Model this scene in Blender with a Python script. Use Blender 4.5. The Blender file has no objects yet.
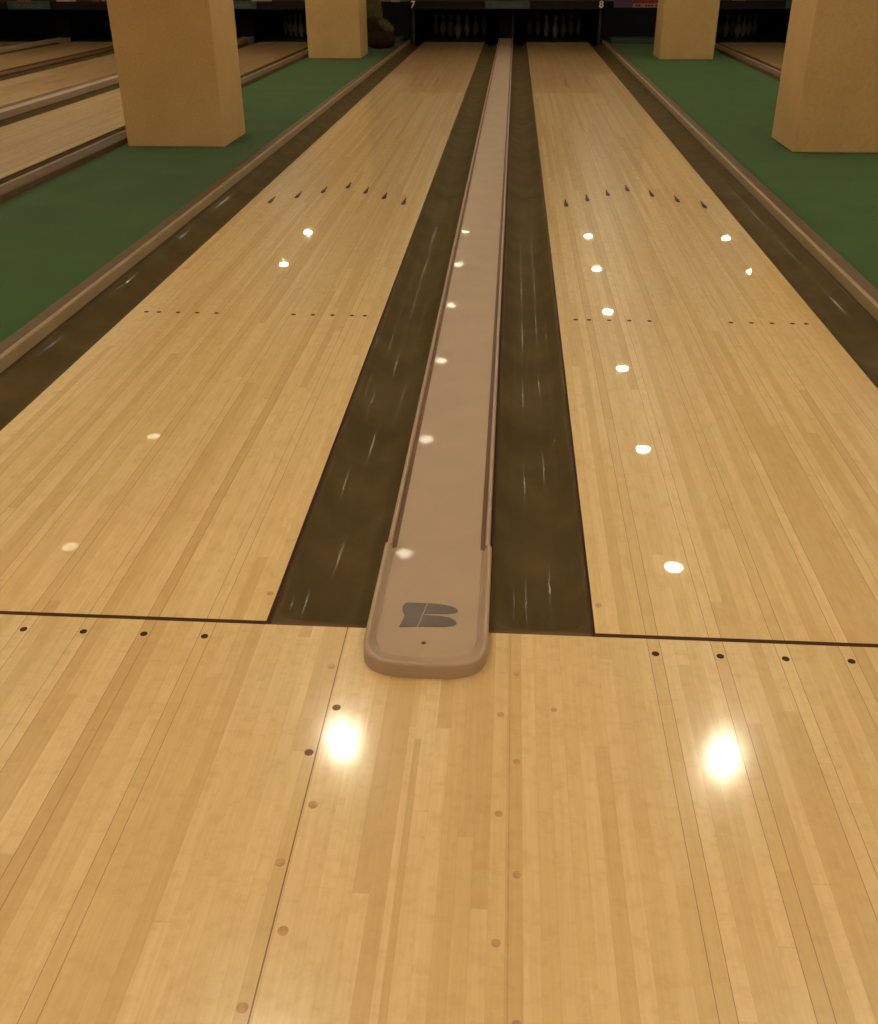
import bpy, bmesh, math, random
from mathutils import Vector, Matrix
rnd = random.Random(7)
SC = bpy.context.scene
COL = SC.collection
PI = math.pi

# ------------------------------------------------------------------ measures
LW = 1.0516                 # lane width
BD = LW / 39                # one board
G = 0.3628                  # half gap between the two lanes
GW = 0.235                  # gutter width
OC = 0.115                  # outer capping width
LEND = 17.08                # visible lane end, pin deck beyond
HC = 2.6                    # ceiling height

# ------------------------------------------------------------------ helpers
class MB:
    """collects simple solids into one mesh"""
    def __init__(s): s.v = []; s.f = []
    def add(s, vs, fs):
        b = len(s.v); s.v += [tuple(p) for p in vs]; s.f += [tuple(b + i for i in q) for q in fs]; return s
    def box(s, x0, x1, y0, y1, z0, z1):
        return s.add([(x0,y0,z0),(x1,y0,z0),(x1,y1,z0),(x0,y1,z0),(x0,y0,z1),(x1,y0,z1),(x1,y1,z1),(x0,y1,z1)],
                     [(0,3,2,1),(4,5,6,7),(0,1,5,4),(1,2,6,5),(2,3,7,6),(3,0,4,7)])
    def prism_y(s, prof, ys):
        """closed profile [(x,z)...] run along the y stations"""
        n = len(prof); vs = [(x, y, z) for y in ys for x, z in prof]; fs = []
        for k in range(len(ys) - 1):
            for i in range(n):
                j = (i + 1) % n
                fs.append((k*n+i, k*n+j, (k+1)*n+j, (k+1)*n+i))
        fs.append(tuple(range(n))[::-1]); fs.append(tuple((len(ys)-1)*n + i for i in range(n)))
        return s.add(vs, fs)
    def plate(s, poly, z0, z1):
        n = len(poly)
        vs = [(x, y, z0) for x, y in poly] + [(x, y, z1) for x, y in poly]
        fs = [tuple(range(n))[::-1], tuple(range(n, 2*n))] + [(i, (i+1) % n, n + (i+1) % n, n + i) for i in range(n)]
        return s.add(vs, fs)
    def disc(s, cx, cy, r, z0, z1, n=18):
        return s.plate([(cx + r*math.cos(2*PI*i/n), cy + r*math.sin(2*PI*i/n)) for i in range(n)], z0, z1)
    def lathe(s, prof, n=20, cx=0, cy=0):
        """prof: (radius, z) from bottom to top"""
        vs = [(cx + r*math.cos(2*PI*i/n), cy + r*math.sin(2*PI*i/n), z) for r, z in prof for i in range(n)]
        fs = []
        for k in range(len(prof) - 1):
            for i in range(n):
                j = (i+1) % n; fs.append((k*n+i, k*n+j, (k+1)*n+j, (k+1)*n+i))
        fs.append(tuple(range(n))[::-1]); fs.append(tuple((len(prof)-1)*n + i for i in range(n)))
        return s.add(vs, fs)
    def build(s, name, mat, parent=None, smooth=False, loc=None, angle=35, bevel=0):
        me = bpy.data.meshes.new(name); me.from_pydata(s.v, [], s.f)
        bm = bmesh.new(); bm.from_mesh(me); bmesh.ops.recalc_face_normals(bm, faces=bm.faces); bm.to_mesh(me); bm.free()
        if mat: me.materials.append(mat)
        if smooth:
            me.polygons.foreach_set('use_smooth', [True]*len(me.polygons))
            me.set_sharp_from_angle(angle=math.radians(angle))
        o = bpy.data.objects.new(name, me); COL.objects.link(o)
        if parent: o.parent = parent
        if loc: o.location = loc
        if bevel:
            m = o.modifiers.new('bevel', 'BEVEL'); m.width = bevel; m.segments = 2; m.limit_method = 'ANGLE'
        return o

def empty(name, loc=(0,0,0)):
    o = bpy.data.objects.new(name, None); COL.objects.link(o); o.location = loc; o.empty_display_size = .1; return o
def tag(o, label, cat, group=None, kind=None):
    o['label'] = label; o['category'] = cat
    if group: o['group'] = group
    if kind: o['kind'] = kind
    return o
def struct(o): o['kind'] = 'structure'; return o
def dup(root, loc):
    r = root.copy(); COL.objects.link(r); r.location = loc
    for ch in list(root.children):
        c = ch.copy(); COL.objects.link(c); c.parent = r
        for gch in list(ch.children):
            d = gch.copy(); COL.objects.link(d); d.parent = c
    return r

# ------------------------------------------------------------------ materials
class NT:
    def __init__(s, name):
        s.m = bpy.data.materials.new(name); s.m.use_nodes = True; s.t = s.m.node_tree; s.t.nodes.clear()
        s.out = s.n('ShaderNodeOutputMaterial'); s.b = s.n('ShaderNodeBsdfPrincipled'); s.l(s.b.outputs[0], s.out.inputs[0])
    def n(s, k, **kw):
        q = s.t.nodes.new(k)
        for a, v in kw.items(): setattr(q, a, v)
        return q
    def l(s, a, b): s.t.links.new(a, b)
    def setin(s, sock, v):
        if hasattr(v, 'node'): s.l(v, sock)
        else: sock.default_value = v
    def math(s, op, a, b=0.0, c=None, clamp=False):
        q = s.n('ShaderNodeMath', operation=op, use_clamp=clamp)
        s.setin(q.inputs[0], a); s.setin(q.inputs[1], b)
        if c is not None: s.setin(q.inputs[2], c)
        return q.outputs[0]
    def xyz(s, x, y, z):
        q = s.n('ShaderNodeCombineXYZ'); s.setin(q.inputs[0], x); s.setin(q.inputs[1], y); s.setin(q.inputs[2], z); return q.outputs[0]
    def white(s, vec):
        q = s.n('ShaderNodeTexWhiteNoise', noise_dimensions='3D'); s.l(vec, q.inputs['Vector']); return q.outputs['Value']
    def noise(s, vec, scale=1, detail=3, rough=.5, out=0):
        q = s.n('ShaderNodeTexNoise'); s.l(vec, q.inputs['Vector']); q.inputs['Scale'].default_value = scale
        q.inputs['Detail'].default_value = detail; q.inputs['Roughness'].default_value = rough; return q.outputs[out]
    def ramp(s, fac, stops):
        q = s.n('ShaderNodeValToRGB'); s.l(fac, q.inputs[0]); e = q.color_ramp.elements
        while len(e) < len(stops): e.new(.5)
        for el, (p, c) in zip(e, stops): el.position = p; el.color = (*c, 1)
        return q.outputs[0]
    def mix(s, fac, a, b, mode='MIX'):
        q = s.n('ShaderNodeMix', data_type='RGBA', blend_type=mode); s.setin(q.inputs[0], fac)
        for sk, v in ((q.inputs[6], a), (q.inputs[7], b)):
            if hasattr(v, 'node'): s.l(v, sk)
            else: sk.default_value = (*v, 1)
        return q.outputs[2]
    def bump(s, h, strength, dist=.001):
        q = s.n('ShaderNodeBump'); q.inputs['Strength'].default_value = strength; q.inputs['Distance'].default_value = dist
        s.l(h, q.inputs['Height']); s.l(q.outputs[0], s.b.inputs['Normal']); return q
    def P(s, **kw):
        for k, v in kw.items():
            sk = s.b.inputs[k.replace('_', ' ')]
            if hasattr(v, 'node'): s.l(v, sk)
            elif isinstance(v, tuple): sk.default_value = (*v, 1)
            else: sk.default_value = v
        return s.m
    def pos(s, kind='Object'):
        q = s.n('ShaderNodeTexCoord'); return q.outputs[kind]
    def sep(s, v):
        q = s.n('ShaderNodeSeparateXYZ'); s.l(v, q.inputs[0]); return q.outputs

def lin(r, g, b):
    f = lambda c: (c/255/12.92 if c <= 10.3 else ((c/255+.055)/1.055)**2.4)
    return (f(r), f(g), f(b))

def plain(name, col, rough=.5, spec=.5, var=.12, scale=8, bump=0, bscale=200, **kw):
    """plain surface with a slight, soft colour variation"""
    t = NT(name); p = t.pos()
    nz = t.noise(p, scale, 4)
    d = tuple(c*(1-var) for c in col); h = tuple(min(1, c*(1+var)) for c in col)
    c = t.ramp(nz, [(.3, d), (.7, h)])
    t.P(Base_Color=c, Roughness=rough, Specular_IOR_Level=spec, **kw)
    if bump: t.bump(t.noise(p, bscale, 2), bump)
    return t.m

def wood(name, approach):
    t = NT(name); p = t.pos(); x, y, z = t.sep(p)
    if approach:                      # boards line up with those of the lanes; the two sides mirror one another
        ax = t.math('ABSOLUTE', x)
        u = t.math('DIVIDE', t.math('SUBTRACT', ax, G), BD)
        side = t.math('SIGN', x); seed = t.math('MULTIPLY', side, 17.3)
    else:
        u = t.math('DIVIDE', t.math('ADD', x, LW/2), BD)
        oi = t.n('ShaderNodeObjectInfo'); seed = t.math('MULTIPLY', t.sep(oi.outputs['Location'])[0], 13.7)
    idx = t.math('FLOOR', u); f = t.math('SUBTRACT', u, idx)
    h1 = t.white(t.xyz(idx, seed, 3.1))
    yy = t.math('ADD', t.math('DIVIDE', y, 1.15 if approach else 2.6), t.math('MULTIPLY', h1, 37.0))
    seg = t.math('FLOOR', yy); fy = t.math('SUBTRACT', yy, seg)
    tone = t.white(t.xyz(idx, seg, seed))
    A = .75
    pal = [lin(203,170,119), lin(211,180,129), lin(216,186,135), lin(220,190,141), lin(224,195,146)]
    base = t.ramp(tone, [(0, pal[0]), (.28, pal[1]), (.5, pal[2]), (.75, pal[3]), (1, pal[4])])
    # long grain, then cross figure
    gv = t.xyz(t.math('MULTIPLY', t.math('ADD', x, t.math('MULTIPLY', tone, 5.0)), 120), t.math('MULTIPLY', y, 5), t.math('MULTIPLY', idx, 3.7))
    g1 = t.noise(gv, 1, 4, .6)
    c = t.mix(t.math('MULTIPLY', t.ramp(g1, [(.35, (1,1,1)), (.62, (0,0,0))]), .20), base, lin(172,130,80))
    fv = t.xyz(t.math('MULTIPLY', x, 26), t.math('MULTIPLY', y, 38 if approach else 16), t.math('MULTIPLY', idx, 9.1))
    g2 = t.noise(fv, 1, 3, .6)
    c = t.mix(t.math('MULTIPLY', t.ramp(g2, [(.48, (0,0,0)), (.72, (1,1,1))]), .34), c, lin(186,146,94))
    bv = t.noise(t.xyz(t.math('MULTIPLY', x, 3), t.math('MULTIPLY', y, 1.2), seed), 1, 2)
    c = t.mix(t.math('MULTIPLY', t.ramp(bv, [(.4, (0,0,0)), (.7, (1,1,1))]), .14), c, lin(196,152,98))
    if not approach:                  # the colour turns redder and darker far down the lane, along a stepped edge
        sd = t.math('SIGN', seed)
        thr = t.math('ADD', 9.8, t.math('MULTIPLY', t.math('GREATER_THAN', t.math('MULTIPLY', x, sd), .2), 1.9))
        c = t.mix(t.math('MULTIPLY', t.math('GREATER_THAN', y, thr), .30), c, lin(168,112,62))
    # joints: faint between all boards, dark at the two sides of each fifth board, short dark line at board ends
    edge = t.math('MINIMUM', f, t.math('SUBTRACT', 1.0, f))
    faint = t.math('LESS_THAN', edge, .018)
    m5 = t.math('ABSOLUTE', t.math('SUBTRACT', t.math('MODULO', t.math('ADD', idx, 400.0), 5.0), 4.0))
    strong = t.math('MULTIPLY', t.math('LESS_THAN', edge, .036), t.math('LESS_THAN', m5, .5))
    if approach:
        strong = t.math('MULTIPLY', strong, t.math('GREATER_THAN', u, 0.0))
        near = t.math('LESS_THAN', t.math('ABSOLUTE', t.math('SUBTRACT', ax, .1785)), .0011)
        left = t.math('MULTIPLY', t.math('LESS_THAN', x, 0.0), .8)
        strong = t.math('MAXIMUM', strong, t.math('MULTIPLY', near, t.math('ADD', left, .3)))
        endl = t.math('MULTIPLY', t.math('LESS_THAN', fy, .0022), t.math('MULTIPLY', t.math('GREATER_THAN', tone, .7), .12))
    else:
        endl = t.math('MULTIPLY', t.math('LESS_THAN', fy, .001), .08)
    c = t.mix(t.math('MULTIPLY', faint, .10), c, lin(120,78,36))
    c = t.mix(t.math('MAXIMUM', t.math('MULTIPLY', strong, .8), endl), c, lin(96,58,24))
    rough = t.math('ADD', .30, t.math('MULTIPLY', g2, .08))
    t.P(Base_Color=c, Roughness=rough, Specular_IOR_Level=.42 if approach else .2, Coat_Weight=1.0 if approach else .7, Coat_IOR=1.5 if approach else 1.46,
        Coat_Roughness=.12 if approach else .02)
    wv = t.noise(t.xyz(t.math('MULTIPLY', x, 14), t.math('MULTIPLY', y, 5), 0.0), 1, 2)
    b = t.n('ShaderNodeBump'); b.inputs['Strength'].default_value = .12 if approach else .008; b.inputs['Distance'].default_value = .0008
    t.l(wv, b.inputs['Height']); t.l(b.outputs[0], t.b.inputs['Coat Normal'])
    return t.m

M = {}
M['lane'] = wood('lane_maple', False)
M['approach'] = wood('approach_maple', True)
M['gutter'] = plain('gutter_plastic', lin(84,70,44), .6, .1, .2, 5, .06, 30, IOR=1.2, Coat_Weight=.035, Coat_Roughness=.08)
M['lip'] = plain('gutter_lip', lin(98,66,48), .6, .15, .1)
M['laneside'] = plain('lane_side', lin(62,26,20), .6, .3)
M['laneside2'] = plain('narrow_capping_brown', lin(84,56,32), .6, .2)
M['foul'] = plain('foul_line_dark', lin(66,38,14), .6, .12, .15)
M['deck'] = plain('pin_deck_shaded', lin(40,34,28), .35, .4)  # wooden deck; the shade behind the masking is painted into its colour
M['tail'] = plain('tail_plank_pale', lin(150,128,104), .5, .4)
M['mark'] = plain('inlay_dark', lin(40,24,10), .5, .12)
M['dot'] = plain('inlay_dot', lin(58,34,12), .5, .15)
M['plug'] = plain('wood_plug', lin(180,140,94), .4, .4, .2, 60)
M['plugdark'] = plain('wood_plug_dark', lin(118,86,58), .4, .4, .2, 60)
M['faintmark'] = plain('downlane_marker_brown', lin(118,78,38), .4, .4)
M['cap'] = plain('capping_grey', lin(166,141,121), .5, .22, .05, 7, .03, 40, Coat_Weight=.025, Coat_Roughness=.03)
M['capband'] = plain('capping_grey_band', lin(172,142,122), .4, .45, .05, 6)
M['groove'] = plain('capping_groove', lin(104,72,52), .55, .3, .1)
M['emblem'] = plain('emblem_grey', lin(84,70,60), .35, .5, .14, 60)
M['hole'] = plain('screw_dark', lin(70,46,32), .5, .4)
M['oridge'] = plain('outer_capping_ridge', lin(148,127,97), .5, .3, .08, 5)
M['oband'] = plain('outer_capping_brown', lin(98,76,54), .6, .2, .12, 5)
M['black'] = plain('black_paint', lin(15,14,12), .7, .15)
M['frame'] = plain('masking_frame', lin(24,18,13), .6, .2)
M['deepred'] = plain('masking_dark_red', lin(120,66,40), .5, .3, .2, 3)
M['brownart'] = plain('masking_brown', lin(140,94,58), .5, .3, .3, 3)
M['band'] = plain('masking_band', lin(72,34,20), .5, .2)
M['red'] = plain('print_red', lin(140,52,50), .5, .3)
M['tan'] = plain('print_tan', lin(196,160,104), .5, .3)
M['orange'] = plain('print_orange', lin(156,92,40), .5, .3)
M['purple'] = plain('print_purple', lin(92,66,92), .5, .3)
M['cream'] = plain('print_cream', lin(158,118,100), .5, .3)
M['palegrey'] = plain('panel_pale_grey', lin(142,134,118), .5, .3)
M['teal'] = plain('sign_teal', lin(52,72,64), .4, .4)
M['tealtext'] = plain('sign_lettering', lin(80,98,88), .5, .3)
M['digit'] = plain('digit_white', lin(236,224,222), .5, .3, .03)
M['post'] = plain('metal_edge', lin(44,42,39), .5, .3)
M['kerb'] = plain('kerb_grey_green', lin(58,70,58), .8, .2)
M['pin'] = plain('pin_white_shaded', lin(128,122,112), .4, .5, .04)  # white pins greyed, the dimness of the pit is put into the colour
M['pinred'] = plain('pin_red', lin(96,30,26), .4, .5)
M['ceiling'] = plain('ceiling_paint', lin(206,188,152), .9, .2, .05, 2)
M['wall'] = plain('wall_paint', lin(176,146,104), .9, .2, .08, 2)
M['dark'] = plain('dark_void', lin(22,20,18), .9, .1)
M['sack'] = plain('sack_brown', lin(52,34,20), .9, .2, .25, 9)
M['olive'] = plain('cloth_olive', lin(84,77,46), .9, .2, .25, 9)
M['housing'] = plain('lamp_housing', lin(220,214,200), .5, .4)

def carpet_mat():
    t = NT('carpet_green'); p = t.pos()
    a = t.noise(p, 2.2, 4, .6); b = t.noise(p, 160, 2, .6)
    c = t.ramp(a, [(.3, lin(43,76,20)), (.7, lin(51,88,25))])
    c = t.mix(t.ramp(b, [(.35, (0,0,0)), (.7, (.5,.5,.5))]), c, lin(27,50,11))
    t.P(Base_Color=c, Roughness=.95, Specular_IOR_Level=.1, Sheen_Weight=.1)
    t.bump(b, .6, .004); return t.m
M['carpet'] = carpet_mat()
def pillar_mat():
    t = NT('pillar_woodchip_paint'); p = t.pos()
    a = t.noise(p, 2.5, 3); b = t.noise(p, 55, 3, .65)
    c = t.ramp(a, [(.3, lin(188,153,101)), (.7, lin(198,163,111))])
    c = t.mix(t.ramp(b, [(.45, (0,0,0)), (.75, (.35,.35,.35))]), c, lin(164,126,72))
    t.P(Base_Color=c, Roughness=.8, Specular_IOR_Level=.25)
    t.bump(b, .5, .006); return t.m
M['pillar'] = pillar_mat()
LAMP = (1.0, .92, .66)
def lamp_mat(name, s):
    m = bpy.data.materials.new(name); m.use_nodes = True; t = m.node_tree; t.nodes.clear()
    o = t.nodes.new('ShaderNodeOutputMaterial'); e = t.nodes.new('ShaderNodeEmission')
    e.inputs[0].default_value = (*LAMP, 1); e.inputs[1].default_value = s; t.links.new(e.outputs[0], o.inputs[0]); return m
LS = 258
M['lampon'] = lamp_mat('lamp_bright', LS); M['lampdim'] = lamp_mat('lamp_weak', LS*.02)

# ------------------------------------------------------------------ room
XL, XR, YN, YF = -11.5, 8.5, -6.0, 20.7
struct(MB().box(XL, XR, YN, YF, -.2, -.1).build('subfloor', M['dark']))
floor = struct(MB().box(XL, XR, YN, -.0066, -.1, 0).build('floor', M['approach']))
struct(MB().box(XL, XR, YN, YF, HC, HC+.1).build('ceiling', M['ceiling']))
struct(MB().box(XL-.1, XL, YN, YF, -.2, HC+.1).build('wall_left', M['wall']))
struct(MB().box(XR, XR+.1, YN, YF, -.2, HC+.1).build('wall_right', M['wall']))
struct(MB().box(XL, XR, YF, YF+.1, -.2, HC+.1).build('wall_back', M['dark']))
struct(MB().box(XL, XR, YN-.1, YN, -.2, HC+.1).build('wall_front', M['wall']))
for s in (-1, 1):                      # inlaid dots just before the foul line
    for n in range(5, 40, 5):
        MB().disc(s*(G + (n-.5)*BD), -.0585, .0080, -.001, .0006).build('approach_dot', M['dot'], floor)
    for i in range(9):                 # screw plugs along the middle seam
        y = -.144 - .1275*i; x = s*(.192 if i % 2 == 0 else .161)
        MB().disc(x, y, .0085 if s < 0 else .007, -.001, .0005).build('wood_plug', M['plugdark' if (s < 0 and i in (1, 2)) else 'plug'], floor)
MB().disc(.264, -.251, .006, -.001, .0005).build('wood_plug', M['plug'], floor)

# ------------------------------------------------------------------ lanes
lane_x = {7: -G-LW/2, 8: G+LW/2}
lane_x[6] = -3.258-LW/2; lane_x[5] = -4.965-LW/2; lane_x[4] = -6.663-LW/2; lane_x[3] = -8.371-LW/2; lane_x[9] = 3.63+LW/2
lane_label = {7: 'polished maple bowling lane ending under the number 7', 8: 'polished maple bowling lane ending under the number 8',
  6: 'maple lane directly beyond the left green carpet, behind the big left column', 5: 'second maple lane beyond the left green carpet',
  4: 'third maple lane beyond the left green carpet, near the top left corner', 3: 'farthest maple lane, a sliver in the top left corner',
  9: 'maple lane beyond the right green carpet, seen between the two right columns'}
def make_lane():
    r = empty('bowling_lane', (0, 0, 0)); h = LW/2
    ys = [.0066, 1, 2, 3, 4, 5, 6, 8, 10, 12, 14, 16, LEND-.42]
    MB().prism_y([(-h, -.05), (h, -.05), (h, 0), (-h, 0)], ys).build('lane_surface', M['lane'], r)
    MB().box(-h, h, -.0062, .0062, -.05, .0002).build('foul_line', M['foul'], r)
    MB().box(-h, h, LEND-.42, LEND, -.05, 0).build('tail_plank', M['tail'], r)
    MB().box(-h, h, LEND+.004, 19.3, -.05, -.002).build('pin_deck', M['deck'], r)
    for n in (3, 5, 8, 11, 14):
        for s in (-1, 1):
            MB().disc(s*(h-(n-.5)*BD), 2.142, .0095, -.001, .0006).build('range_dot', M['mark'], r)
    for n in range(5, 40, 5):
        x = h-(n-.5)*BD; y = 4.774-.1517*abs(n-20)/5
        poly = [(x-.009, y-.09), (x, y-.095), (x+.009, y-.09), (x+.0125, y-.06), (x+.011, y-.02), (x+.006, y+.03), (x+.0035, y+.1), (x-.0035, y+.1), (x-.006, y+.03), (x-.011, y-.02), (x-.0125, y-.06)]
        MB().plate(poly, -.001, .0006).build('arrow_marker', M['mark'], r)
    for s in (-1, 1):
        MB().box(s*.13-.014, s*.13+.014, 10.45, 11.36, -.001, .0006).build('downlane_marker', M['faintmark'], r)
        MB().box(s*.28-.014, s*.28+.014, 12.2, 13.1, -.001, .0006).build('downlane_marker', M['faintmark'], r)
    return r
lane0 = make_lane()
for i, n in enumerate(lane_x):
    o = lane0 if i == 0 else dup(lane0, (0,0,0))
    o.location = (lane_x[n], 0, 0); tag(o, lane_label[n], 'bowling lane', 'bowling lanes')
    if n in (7, 8):
        s = 1 if n == 7 else -1
        MB().disc(s*(LW/2-.0145), .113, .008, -.001, .0005).build('wood_plug', M['plug'], o)

# ------------------------------------------------------------------ gutters: lip, end stop and rounded trough
def gutter_mesh():
    w = GW - .002; n = 26; top = []
    ys = [.002, .012, .022, .03, .038, .048, .06, .08, .11, .2, .6, 1.2, 2, 3, 4.5, 6, 8, 10, 12, 14, 16, 17.1]
    def dep(u):
        e = .055
        if u < e or u > 1-e: return .010
        q = (u-e)/(1-2*e)*2-1
        return .012 + .046*(1-abs(q)**2.3) 
    def sy(y): 
        q = min(1, max(0, (y-.022)/.05)); return q*q*(3-2*q)
    vs = []; fs = []
    for y in ys:
        for i in range(n+1):
            u = i/n; vs.append((u*w-w/2, y, -(.010 + (dep(u)-.010)*sy(y))))
        vs.append((w/2, y, -.085)); vs.append((-w/2, y, -.085))
    c = n+3
    for k in range(len(ys)-1):
        for i in range(c):
            j = (i+1) % c; fs.append((k*c+i, k*c+j, (k+1)*c+j, (k+1)*c+i))
    fs.append(tuple(range(c))); fs.append(tuple((len(ys)-1)*c+i for i in range(c)))
    m = MB(); m.add(vs, fs); return m
def make_gutter():
    r = empty('gutter')
    t = gutter_mesh().build('trough', M['gutter'], r, smooth=True, angle=50)
    w = GW/2-.001
    for s in (-1, 1):                    # thin reddish edge strips
        MB().box(s*w-(.006 if s > 0 else 0), s*w+(0 if s > 0 else .006), .002, 17.1, -.0099, -.0085).build('edge_strip', M['laneside'], r)
    MB().box(-w+.0065, w-.0065, .002, .016, -.0099, -.0088).build('end_lip', M['lip'], r)
    return r
gut0 = make_gutter()
where = {7: 'lane 7', 8: 'lane 8', 6: 'the lane beside the left green carpet', 5: 'the second lane beyond the left carpet',
         4: 'the third lane beyond the left carpet', 3: 'the farthest lane at top left', 9: 'the lane beyond the right carpet'}
first = True
for n in lane_x:
    for s in (-1, 1):
        o = gut0 if first else dup(gut0, (0,0,0)); first = False
        o.location = (lane_x[n] + s*(LW/2 + GW/2 + .001), 0, 0)
        side = {(7,1): 'dark rounded gutter between lane 7 and the grey middle capping', (8,-1): 'dark rounded gutter between the grey middle capping and lane 8',
                (7,-1): 'dark gutter along the left edge of lane 7, below the left carpet', (8,1): 'dark gutter along the right edge of lane 8, below the right carpet'}.get((n, s))
        tag(o, side or 'dark gutter on the %s side of %s' % ('left' if s < 0 else 'right', where[n]), 'gutter', 'bowling gutters')

# ------------------------------------------------------------------ cappings
def nose_ring(hw, tip, y0, yb, n=40):
    """U-shaped outline: straight sides from yb down to y0, then a rounded front"""
    pts = [(hw, yb)]
    for i in range(n+1):
        a = PI*i/n; c, s_ = math.cos(a), math.sin(a)
        pts.append((hw*math.copysign(abs(c)**(2/3.3), c), y0 - (y0-tip)*abs(s_)**(2/3.3)))
    pts.append((-hw, yb)); return pts
def make_middle_cap(full):
    r = empty('division_capping')
    YB = .30; e = 17.7
    # long body: rounded outer rims, plate between
    b = .126
    def rim(s): return [(s*b, -.09), (s*b, .028), (s*(b-.002), .033), (s*(b-.006), .035), (s*(b-.010), .034), (s*(b-.012), .030), (s*(b-.012), -.09)]
    for s in (-1, 1):
        MB().prism_y(rim(s), [YB+.001, 2, 5, 9, 13, e]).build('rim', M['cap'], r, smooth=True)
        MB().box(min(s*(b-.0121), s*(b-.0235)), max(s*(b-.0121), s*(b-.0235)), YB+.004, e, -.09, .0205).build('groove_strip', M['groove'], r)
    q = b-.0236
    ends = [YB+.0002, 7.28, e] if full else [YB, e]
    for a, c in zip(ends, ends[1:]):
        MB().box(-q, q, a, c-(.003 if c > 5 else 0), -.09, .0221).build('top_plate', M['cap'], r)
    # nose
    rings = [(0,0,-.0), (0,0,.029), (.0015,.0015,.033), (.004,.004,.0355), (.008,.009,.036), (.0105,.0125,.0345), (.0125,.017,.031), (.0195,.044,.0205), (.0225,.048,.0200), (.0240,.051,.0222)]
    m = MB(); n0 = None
    for k, (d, dt, z) in enumerate(rings):
        ring = nose_ring(.131-d, -.172+dt, -.062+dt*.35, YB)
        vs = [(x, y, z) for x, y in ring]; n0 = len(vs); base = len(m.v); m.v += vs
        if k:
            for i in range(n0-1): m.f.append((base-n0+i, base-n0+i+1, base+i+1, base+i))
    L = len(rings)
    m.f.append(tuple((L-1)*n0+i for i in range(n0)))
    m.f.append(tuple(range(n0))[::-1])
    m.f.append(tuple([k*n0 for k in range(L)] + [k*n0+n0-1 for k in range(L-1, -1, -1)]))
    nose = m.build('nose', M['cap'], r, smooth=True, angle=45)
    m = MB(); m.box(-.1255, .1255, .006, YB, -.09, -.001); m.build('nose_base', M['cap'], r)
    if full:
        z0, z1 = .0221, .0228; EY = .0075; sh = lambda P: [(a, b+EY) for a, b in P]
        em = MB().plate(sh([(-.0558,.0575),(-.0094,.0573),(-.0239,-.0322),(-.0631,-.0364),(-.0578,-.0138),(-.0543,.0061),(-.0608,.022),(-.0629,.0433)]), z0, z1).build('emblem', M['emblem'], nose)
        MB().plate(sh([(-.0072,.0574),(.02,.056),(.0453,.0489),(.0556,.0417),(.0610,.0355),(.0617,.0306),(.0573,.0234),(.0435,.0189),(-.0131,.0159)][::-1]), z0, z1).build('emblem', M['emblem'], nose)
        MB().plate(sh([(-.014,.0118),(.0231,.0108),(.0444,.0056),(.0560,-.0034),(.0612,-.0112),(.0612,-.0175),(.0544,-.0251),(.0327,-.0303),(-.0215,-.0326)][::-1]), z0, z1).build('emblem', M['emblem'], nose)
        MB().disc(-.0047, -.0893+EY, .0052, z0, z1).build('screw_hole', M['hole'], nose)
    return r
cap0 = make_middle_cap(True)
tag(cap0, 'long grey rounded-nose capping between lanes 7 and 8, with a dark emblem', 'capping', 'ball-return cappings')
capf = make_middle_cap(False)
mids = [((lane_x[6]+lane_x[5])/2, 'grey capping between the first and second lanes beyond the left carpet'),
        ((lane_x[4]+lane_x[3])/2, 'pale grey capping between the two farthest lanes at top left'),
        (lane_x[9]+LW/2+GW+.129, 'grey capping beyond the far side of the lane right of the right carpet')]
for i, (x, lb) in enumerate(mids):
    o = capf if i == 0 else dup(capf, (0,0,0)); o.location = (x, 0, (.015, 0, .013)[i]); o.scale = ((.71, .71, 1)[i], 1, 1); tag(o, lb, 'capping', 'ball-return cappings')

def make_outer_cap():                     # local x: 0 at the gutter side, OC at the carpet side
    r = empty('edge_capping')
    W = OC-.004
    MB().prism_y([(.002,-.09),(.002,.028),(.004,.033),(.009,.036),(.016,.037),(.023,.035),(.028,.029),(.028,-.09)], [.002, 2, 5, 9, 13, 17.1]).build('ridge', M['oridge'], r, smooth=True)
    MB().prism_y([(.0285,-.09),(.0285,.027),(.075,.024),(W-.008,.019),(W-.002,.014),(W,.006),(W,-.09)], [.002, 2, 5, 9, 13, 17.1]).build('sloped_band', M['oband'], r, smooth=True)
    return r
oc0 = make_outer_cap()
outer = [(G+LW+GW+.002, 1, 'brown ridged capping between lane 8 gutter and right green carpet'),
         (-(G+LW+GW+.002), -1, 'brown ridged capping between lane 7 gutter and left green carpet'),
         (-3.258+GW+.002, 1, 'brown ridged capping along the far left edge of the left green carpet'),
         (3.63-GW-.002, -1, 'brown ridged capping along the far right edge of the right green carpet')]
for i, (x, s, lb) in enumerate(outer):
    o = oc0 if i == 0 else dup(oc0, (0,0,0)); o.location = (x, 0, 0)
    if s < 0: o.scale = (-1, 1, 1)
    if i > 1: o.location.z = .024
    tag(o, lb, 'capping', 'cappings beside the carpets')
xm = (lane_x[5]+lane_x[4])/2
r = empty('division_capping', (xm, 0, 0))
MB().prism_y([(-.085,-.09),(-.085,.008),(-.080,.014),(-.065,.017),(.065,.017),(.080,.014),(.085,.008),(.085,-.09)], [.002, 4, 9, 13, 17.1]).build('top_plate', M['laneside2'], r, smooth=True)
tag(r, 'narrow brown capping between the second and third lanes beyond the left carpet', 'capping')

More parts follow.
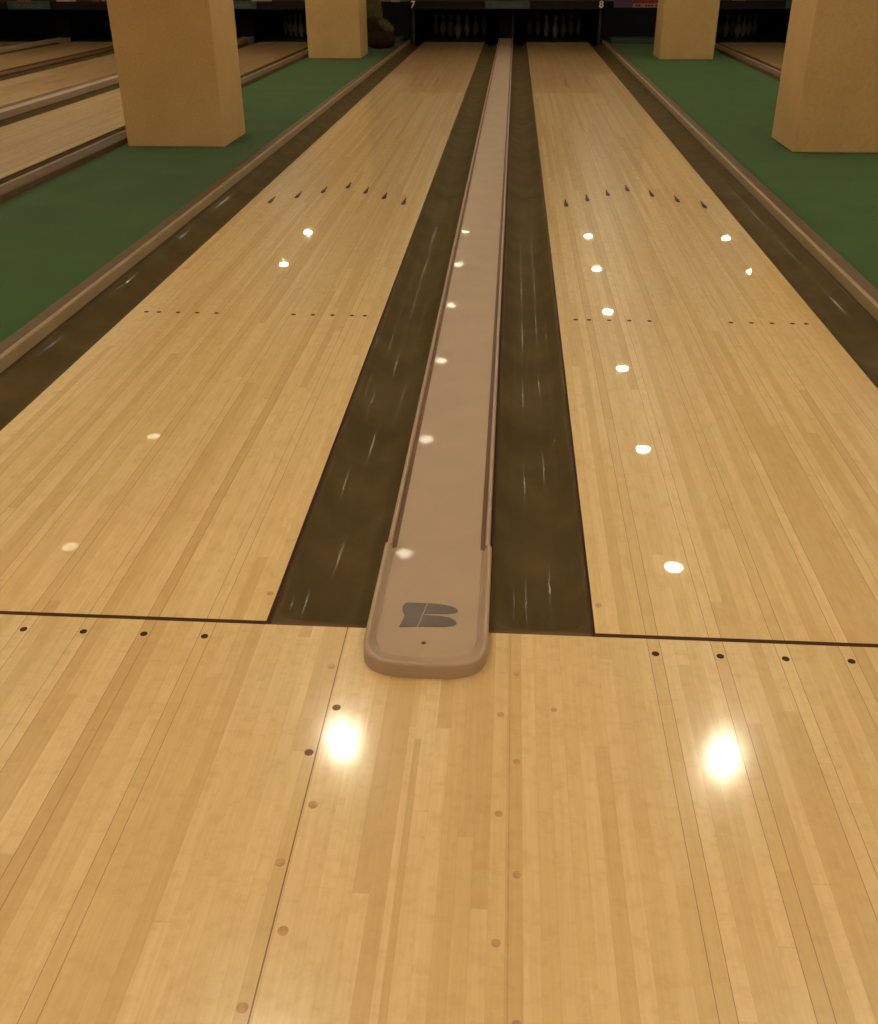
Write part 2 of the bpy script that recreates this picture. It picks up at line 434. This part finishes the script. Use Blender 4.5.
# ------------------------------------------------------------------ carpet walkways and columns
CX = G+LW+GW+.002+OC
tag(MB().box(-3.258+GW+.002+OC, -CX, .002, 17.24, -.1, .001).build('carpet', M['carpet']), 'green carpet strip left of lane 7 under the two left columns', 'carpet')
tag(MB().box(CX, 3.63-GW-.002-OC, .002, 17.24, -.1, .001).build('carpet', M['carpet']), 'green carpet strip right of lane 8 under the two right columns', 'carpet')
for x0, x1, y0, y1, lb in ((-2.84, -2.072, 6.18, 6.87, 'large square beige column on the left carpet, nearest the camera'),
                           (2.248, 3.01, 6.15, 6.86, 'large square beige column on the right carpet, nearest the camera'),
                           (-2.84, -2.068, 13.86, 14.65, 'smaller-looking beige column farther down the left carpet'),
                           (2.215, 2.975, 13.83, 14.55, 'smaller-looking beige column farther down the right carpet')):
    cx, cy = (x0+x1)/2, (y0+y1)/2
    o = MB().box(x0-cx, x1-cx, y0-cy, y1-cy, .0012, HC).build('pillar', M['pillar'], loc=(cx, cy, 0), bevel=.008)
    tag(o, lb, 'column', 'square columns', 'structure')

# ------------------------------------------------------------------ far end: masking panels, kickbacks, signs, pins
FY = 17.1
def text_mesh(s, size, name, mat, parent, x, y, z, ext=.006, bold=.0):
    cu = bpy.data.curves.new(name, 'FONT'); cu.body = s; cu.size = size; cu.extrude = ext; cu.align_x = 'CENTER'; cu.align_y = 'CENTER'; cu.offset = bold
    to = bpy.data.objects.new('tmp', cu); COL.objects.link(to)
    bpy.context.view_layer.update()
    me = bpy.data.meshes.new_from_object(to.evaluated_get(bpy.context.evaluated_depsgraph_get()))
    bpy.data.objects.remove(to); me.materials.append(mat); me.name = name
    o = bpy.data.objects.new(name, me); COL.objects.link(o); o.parent = parent
    o.rotation_euler = (PI/2, 0, 0); o.location = (x, y, z); return o
def masking(x0, x1, label, art, blocks=(), digit=None, zb=.505):
    cx = (x0+x1)/2; r = empty('masking_panel', (cx, FY, 0)); w = (x1-x0)/2-.003
    MB().box(-w, w, -.03, .09, zb, .632).build('lower_frame', M['frame'], r)
    MB().box(-w, w, -.022, .09, .6325, .70).build('lower_band', M['band'], r)
    MB().box(-w, w, -.02, .09, .7005, HC-.002).build('printed_panel', art, r)
    for a, b, m, z in blocks:
        MB().box(a-cx, b-cx, -.026, -.0205, .634, z).build('picture_block', m, r)
    if digit: text_mesh(digit[0], .15, 'digit', M['digit'], r, digit[1]-cx, -.033, .577, .003, .003)
    return tag(r, label, 'panel', 'masking panels over the pins')
masking(-9.9, -8.073, 'dark panel with a red print over the farthest top left lane', M['brownart'], [(-8.53, -8.28, M['red'], 1.0)])
masking(-8.073, -6.375, 'dark panel with tan and red prints over the third lane beyond the left carpet', M['brownart'], [(-7.83, -7.49, M['tan'], 1.1), (-7.2, -7.08, M['red'], .9), (-7.02, -6.97, M['cream'], .9)])
masking(-6.375, -4.672, 'dark panel over the second lane beyond the left carpet, behind the big column', M['brownart'])
masking(-4.672, -3.0, 'dark panel with a tan print over the lane beside the left carpet', M['brownart'], [(-4.38, -4.03, M['tan'], 1.0)])
masking(-1.66, 0, 'dark reddish panel over lane 7 carrying the white number 7', M['deepred'], digit=('7', -1.596))
masking(0, 1.66, 'dark reddish panel over lane 8 carrying the white number 8', M['deepred'], digit=('8', 1.596))
masking(3.36, 5.053, 'dark panel with an orange print over the lane beyond the right carpet', M['brownart'], [(3.76, 3.98, M['orange'], 1.0)])
masking(5.053, 6.6, 'dark brown panel right of the lane beyond the right carpet', M['brownart'])

def walkway(x0, x1, label, panels):
    cx = (x0+x1)/2; r = empty('walkway_screen', (cx, FY+.15, 0)); w = (x1-x0)/2-.004
    MB().box(-w, w, 0, .06, .0012, .62).build('black_board', M['black'], r)
    MB().box(-w, w, 0, .06, .6205, HC-.002).build('upper_board', M['brownart'], r)
    tag(r, label, 'panel')
    for p in panels:
        q = empty('picture_poster', ((p[0]+p[1])/2, FY+.145, p[2])); pw = (p[1]-p[0])/2
        p[7](q, pw)
        tag(q, p[8], 'poster')
def purple(q, w): MB().box(-w, w, 0, .004, 0, .42).build('print', M['purple'], q)
def redcream(q, w):
    MB().box(-w, w, 0, .004, .062, .42).build('red_field', M['red'], q)
    MB().box(-w, w, 0, .004, 0, .0615).build('cream_band', M['cream'], q)
    for i, x in enumerate((-.18, -.13, -.02, .03, .08, .15)):
        MB().box(x, x+.03, -.003, -.0005, .018, .042).build('dark_mark', M['frame'], q)
def grey(q, w): MB().box(-w, w, 0, .004, 0, .3).build('print', M['palegrey'], q)
walkway(-3.0, -1.662, 'black board with brown top at the far end of the left carpet', [(-1.99, -1.83, .612, 0, 0, 0, 0, grey, 'small pale grey panel left of the number 7')])
walkway(1.662, 3.36, 'black board with brown top at the far end of the right carpet',
        [(1.82, 2.134, .524, 0, 0, 0, 0, purple, 'dark purple poster right of the number 8'), (2.138, 2.60, .524, 0, 0, 0, 0, redcream, 'red poster with a cream lower band beside the far right column')])
struct(MB().box(-2.99, -1.78, 16.72, 17.235, .0012, .082).build('trim_1', M['kerb']))
struct(MB().box(1.78, 3.26, 16.72, 17.235, .0012, .082).build('trim_2', M['kerb']))

for x0, x1, lb, edges in ((-.125, .125, 'black pit divider behind the grey middle capping', (.118,)), (-1.655, -1.585, 'black pit divider left of lane 7 pins under the number 7', (-1.6,)),
                   (1.585, 1.655, 'black pit divider right of lane 8 pins under the number 8', (1.6,)), (-3.06, -3.005, 'black pit divider right of the lane beside the left carpet', ()),
                   (-4.797, -4.547, 'black pit divider between first and second lanes beyond the left carpet', ()), (-6.42, -6.33, 'black pit divider between second and third lanes beyond the left carpet', ()),
                   (-8.198, -7.948, 'black pit divider between the two farthest lanes at top left', ()), (3.365, 3.42, 'black pit divider left of the lane beyond the right carpet', ()),
                   (4.93, 5.18, 'black pit divider right of the lane beyond the right carpet', ())):
    cx = (x0+x1)/2; y0 = 17.72 if x1-x0 > .2 else 17.2
    r = empty('pit_divider', (cx, y0, 0))
    MB().box(x0-cx, x1-cx, 0, 20.3-y0, -.1, .98).build('side_board', M['black'], r)
    for e in edges: MB().box(e-cx-.02, e-cx+.02, -.02, -.001, -.1, .50).build('edge_trim', M['post'], r)
    tag(r, lb, 'divider', 'pit dividers')

for n in lane_x:                          # dark curtain at the back of each pit
    vs = []; N = 60; w = .74
    for i in range(N+1):
        x = -w + 2*w*i/N; vs.append((x, .02*math.sin(i*1.1)))
    poly = vs + [(x, y+.012) for x, y in reversed(vs)]
    o = MB().plate(poly, -.1, .98).build('pit_curtain', M['black'], loc=(lane_x[n], 20.45, 0), smooth=True)
    tag(o, 'black curtain behind the pins of ' + where[n], 'curtain', 'pit curtains')

sign_x = [(0.0155, 'dark teal sign above the middle capping, between numbers 7 and 8'), (-8.33, 'dark teal sign over the farthest lanes in the top left corner'),
          (-4.672, 'dark teal sign half hidden behind the big left column'), (5.02, 'dark teal sign half hidden behind the big right column')]
for i, (x, lb) in enumerate(sign_x):
    if i == 0:
        s0 = empty('lane_sign', (x, FY-.075, .512))
        MB().box(-.381, .381, 0, .04, 0, .122).build('board', M['teal'], s0, bevel=.008)
        text_mesh('Brunswick', .125, 'lettering', M['tealtext'], s0, 0, -.001, .064, .002)
        o = s0
    else:
        o = dup(s0, (x, FY-.075, .512))
    tag(o, lb, 'sign', 'signs over the cappings')

PIN = [(.026,0),(.0286,.006),(.0360,.030),(.0453,.057),(.0560,.086),(.0605,.1143),(.0580,.149),(.0455,.184),(.0310,.219),(.0250,.2413),(.0237,.254),(.0260,.276),(.0305,.302),(.0323,.3429-.0165),(.0300,.350),(.0225,.368),(.0115,.378),(.002,.381)]
def make_pin():
    r = empty('bowling_pin')
    MB().lathe(PIN, 20).build('body', M['pin'], r, smooth=True, angle=60)
    for z, rr in ((.247, .0252), (.267, .0253)):
        MB().lathe([(rr-.001, z-.004), (rr+.0004, z-.003), (rr+.0004, z+.003), (rr-.001, z+.004)], 20).build('neck_stripe', M['pinred'], r, smooth=True)
    return r
pin0 = make_pin(); first = True
spots = [(0,0,'head pin at the front'), (-.5,1,'left pin of the second row'), (.5,1,'right pin of the second row'), (-1,2,'left pin of the third row'), (0,2,'middle pin of the third row'),
         (1,2,'right pin of the third row'), (-1.5,3,'leftmost pin of the back row'), (-.5,3,'inner left pin of the back row'), (.5,3,'inner right pin of the back row'), (1.5,3,'rightmost pin of the back row')]
for n in (7, 8, 9, 6, 5, 4):
    for dx, row, lb in spots:
        o = pin0 if first else dup(pin0, (0,0,0)); first = False
        o.location = (lane_x[n]+dx*.3048, 18.29+row*.264, -.002)
        tag(o, 'white pin, %s, on %s' % (lb, where[n].replace('beyond the left carpet', 'past left carpet').replace('beside the left green carpet', 'by left carpet').replace('beyond the right carpet', 'past right carpet').replace('the ', '')), 'bowling pin', 'bowling pins in the dark pits')

# ------------------------------------------------------------------ brown sack and olive cloth behind the far left column
r = empty('sack', (-2.0, 15.75, .0012))
def blob(rx, ry, z0, z1, px, wr, seed, lean=0, n=28, k=16):
    m = MB(); vs = []; rr = random.Random(seed); ph = [rr.uniform(0, 6) for _ in range(6)]
    for j in range(k+1):
        v = j/k; a = PI*(v-.5); rad = max(.02, math.cos(a)**px)
        for i in range(n):
            th = 2*PI*i/n
            w = 1 + wr*(math.sin(3*th+ph[0]+v*4)+.6*math.sin(7*th+ph[1]-v*6)+.5*math.sin(v*17+ph[2]+2*th))
            vs.append((rx*rad*w*math.cos(th)+lean*v, ry*rad*w*math.sin(th), z0+(z1-z0)*(.5+.5*math.sin(a))))
    fs = [(j*n+i, j*n+(i+1) % n, (j+1)*n+(i+1) % n, (j+1)*n+i) for j in range(k) for i in range(n)]
    fs += [tuple(range(n))[::-1], tuple(k*n+i for i in range(n))]
    return m.add(vs, fs)
blob(.235, .22, 0, .27, .45, .03, 3).build('sack_body', M['sack'], r, smooth=True, angle=80)
c = blob(.15, .17, -.075, .075, .4, .04, 5).build('cloth_fold', M['olive'], r, smooth=True, angle=80, loc=(.085, -.03, .325)); c.rotation_euler = (0, math.radians(40), 0)
c = blob(.16, .14, 0, .55, .45, .05, 8, lean=-.10).build('cloth_roll', M['olive'], r, smooth=True, angle=80, loc=(-.05, .02, .40)); c.rotation_euler = (0, math.radians(-12), 0)
c = blob(.17, .15, 0, .25, .4, .03, 11).build('sack_neck', M['sack'], r, smooth=True, angle=80, loc=(-.08, .03, .20))
tag(r, 'dark brown sack under crumpled olive cloth, half hidden behind the far left column', 'sack')

# ------------------------------------------------------------------ ceiling lamps
def make_lamp(mat):
    q = empty('ceiling_lamp', (0, 0, HC))
    MB().lathe([(.070, -.016), (.095, -.014), (.10, -.010), (.10, 0)], 28).build('housing', M['housing'], q, smooth=True)
    MB().lathe([(.060, -.0175), (.060, -.0120)], 28).build('bulb', mat, q)
    return q
rows = [-4.9, -2.9, -1.0, .5, 2.43, 4.39, 6.36, 8.36, 10.32, 12.24, 14.15]
lampA = make_lamp(M['lampon']); lampB = make_lamp(M['lampdim']); usedA = usedB = False
for x in (1.42, -.54, 3.57, -3.08, -5.4, -7.0, -8.8, 5.7):  # the two outermost left rows are added to brighten the far left lanes
    for k, y in enumerate(rows):
        weak = x == -3.08 and k in (5, 6)
        xx = -.70 if (x == -.54 and k <= 4) else x
        if weak: o = dup(lampB, (0,0,0)) if usedB else lampB; usedB = True
        else: o = dup(lampA, (0,0,0)) if usedA else lampA; usedA = True
        o.location = (xx, y, HC); tag(o, 'added round fill lamp on the ceiling behind the camera', 'ceiling lamp', 'round ceiling lamps')

for x in (-4.2, -2.0, 2.4, 4.6):       # fill lamps added behind the camera to brighten the column fronts
    for y in (-5.2,):
        o = dup(lampA, (x, y, HC)); tag(o, 'added round fill lamp on the ceiling behind the camera', 'ceiling lamp', 'round ceiling lamps')

# ------------------------------------------------------------------ camera, world, view
f, pit, yaw, rol, h, x0, y0 = (985.1864, .51290, -.07060, -.0041, 1.2830, .1469, 1.7508)
cp, sp, cy_, sy_ = math.cos(pit), math.sin(pit), math.cos(yaw), math.sin(yaw)
fw = Vector((sy_*cp, cy_*cp, -sp)); rt = Vector((cy_, -sy_, 0)); up = rt.cross(fw)
r2 = math.cos(rol)*rt + math.sin(rol)*up; u2 = -math.sin(rol)*rt + math.cos(rol)*up
cam = bpy.data.cameras.new('camera'); co = bpy.data.objects.new('camera', cam); COL.objects.link(co)
mw = Matrix.Identity(4)
for i in range(3): mw[i][0] = r2[i]; mw[i][1] = u2[i]; mw[i][2] = -fw[i]
mw[0][3], mw[1][3], mw[2][3] = x0, -y0, h
co.matrix_world = mw
cam.sensor_fit = 'VERTICAL'; cam.sensor_height = 24; cam.lens = f/1024*24; cam.clip_start = .05; cam.clip_end = 100
SC.camera = co
w = bpy.data.worlds.new('world'); SC.world = w; w.use_nodes = True
w.node_tree.nodes['Background'].inputs[0].default_value = (.01, .008, .006, 1)
SC.view_settings.view_transform = 'Standard'; SC.view_settings.look = 'None'; SC.view_settings.gamma = 1
SC.view_settings.exposure = 0.0
SC.view_settings.use_curve_mapping = False
SC.cycles.use_denoising = True
SC.cycles.max_bounces = 8
SC.cycles.sample_clamp_indirect = 8
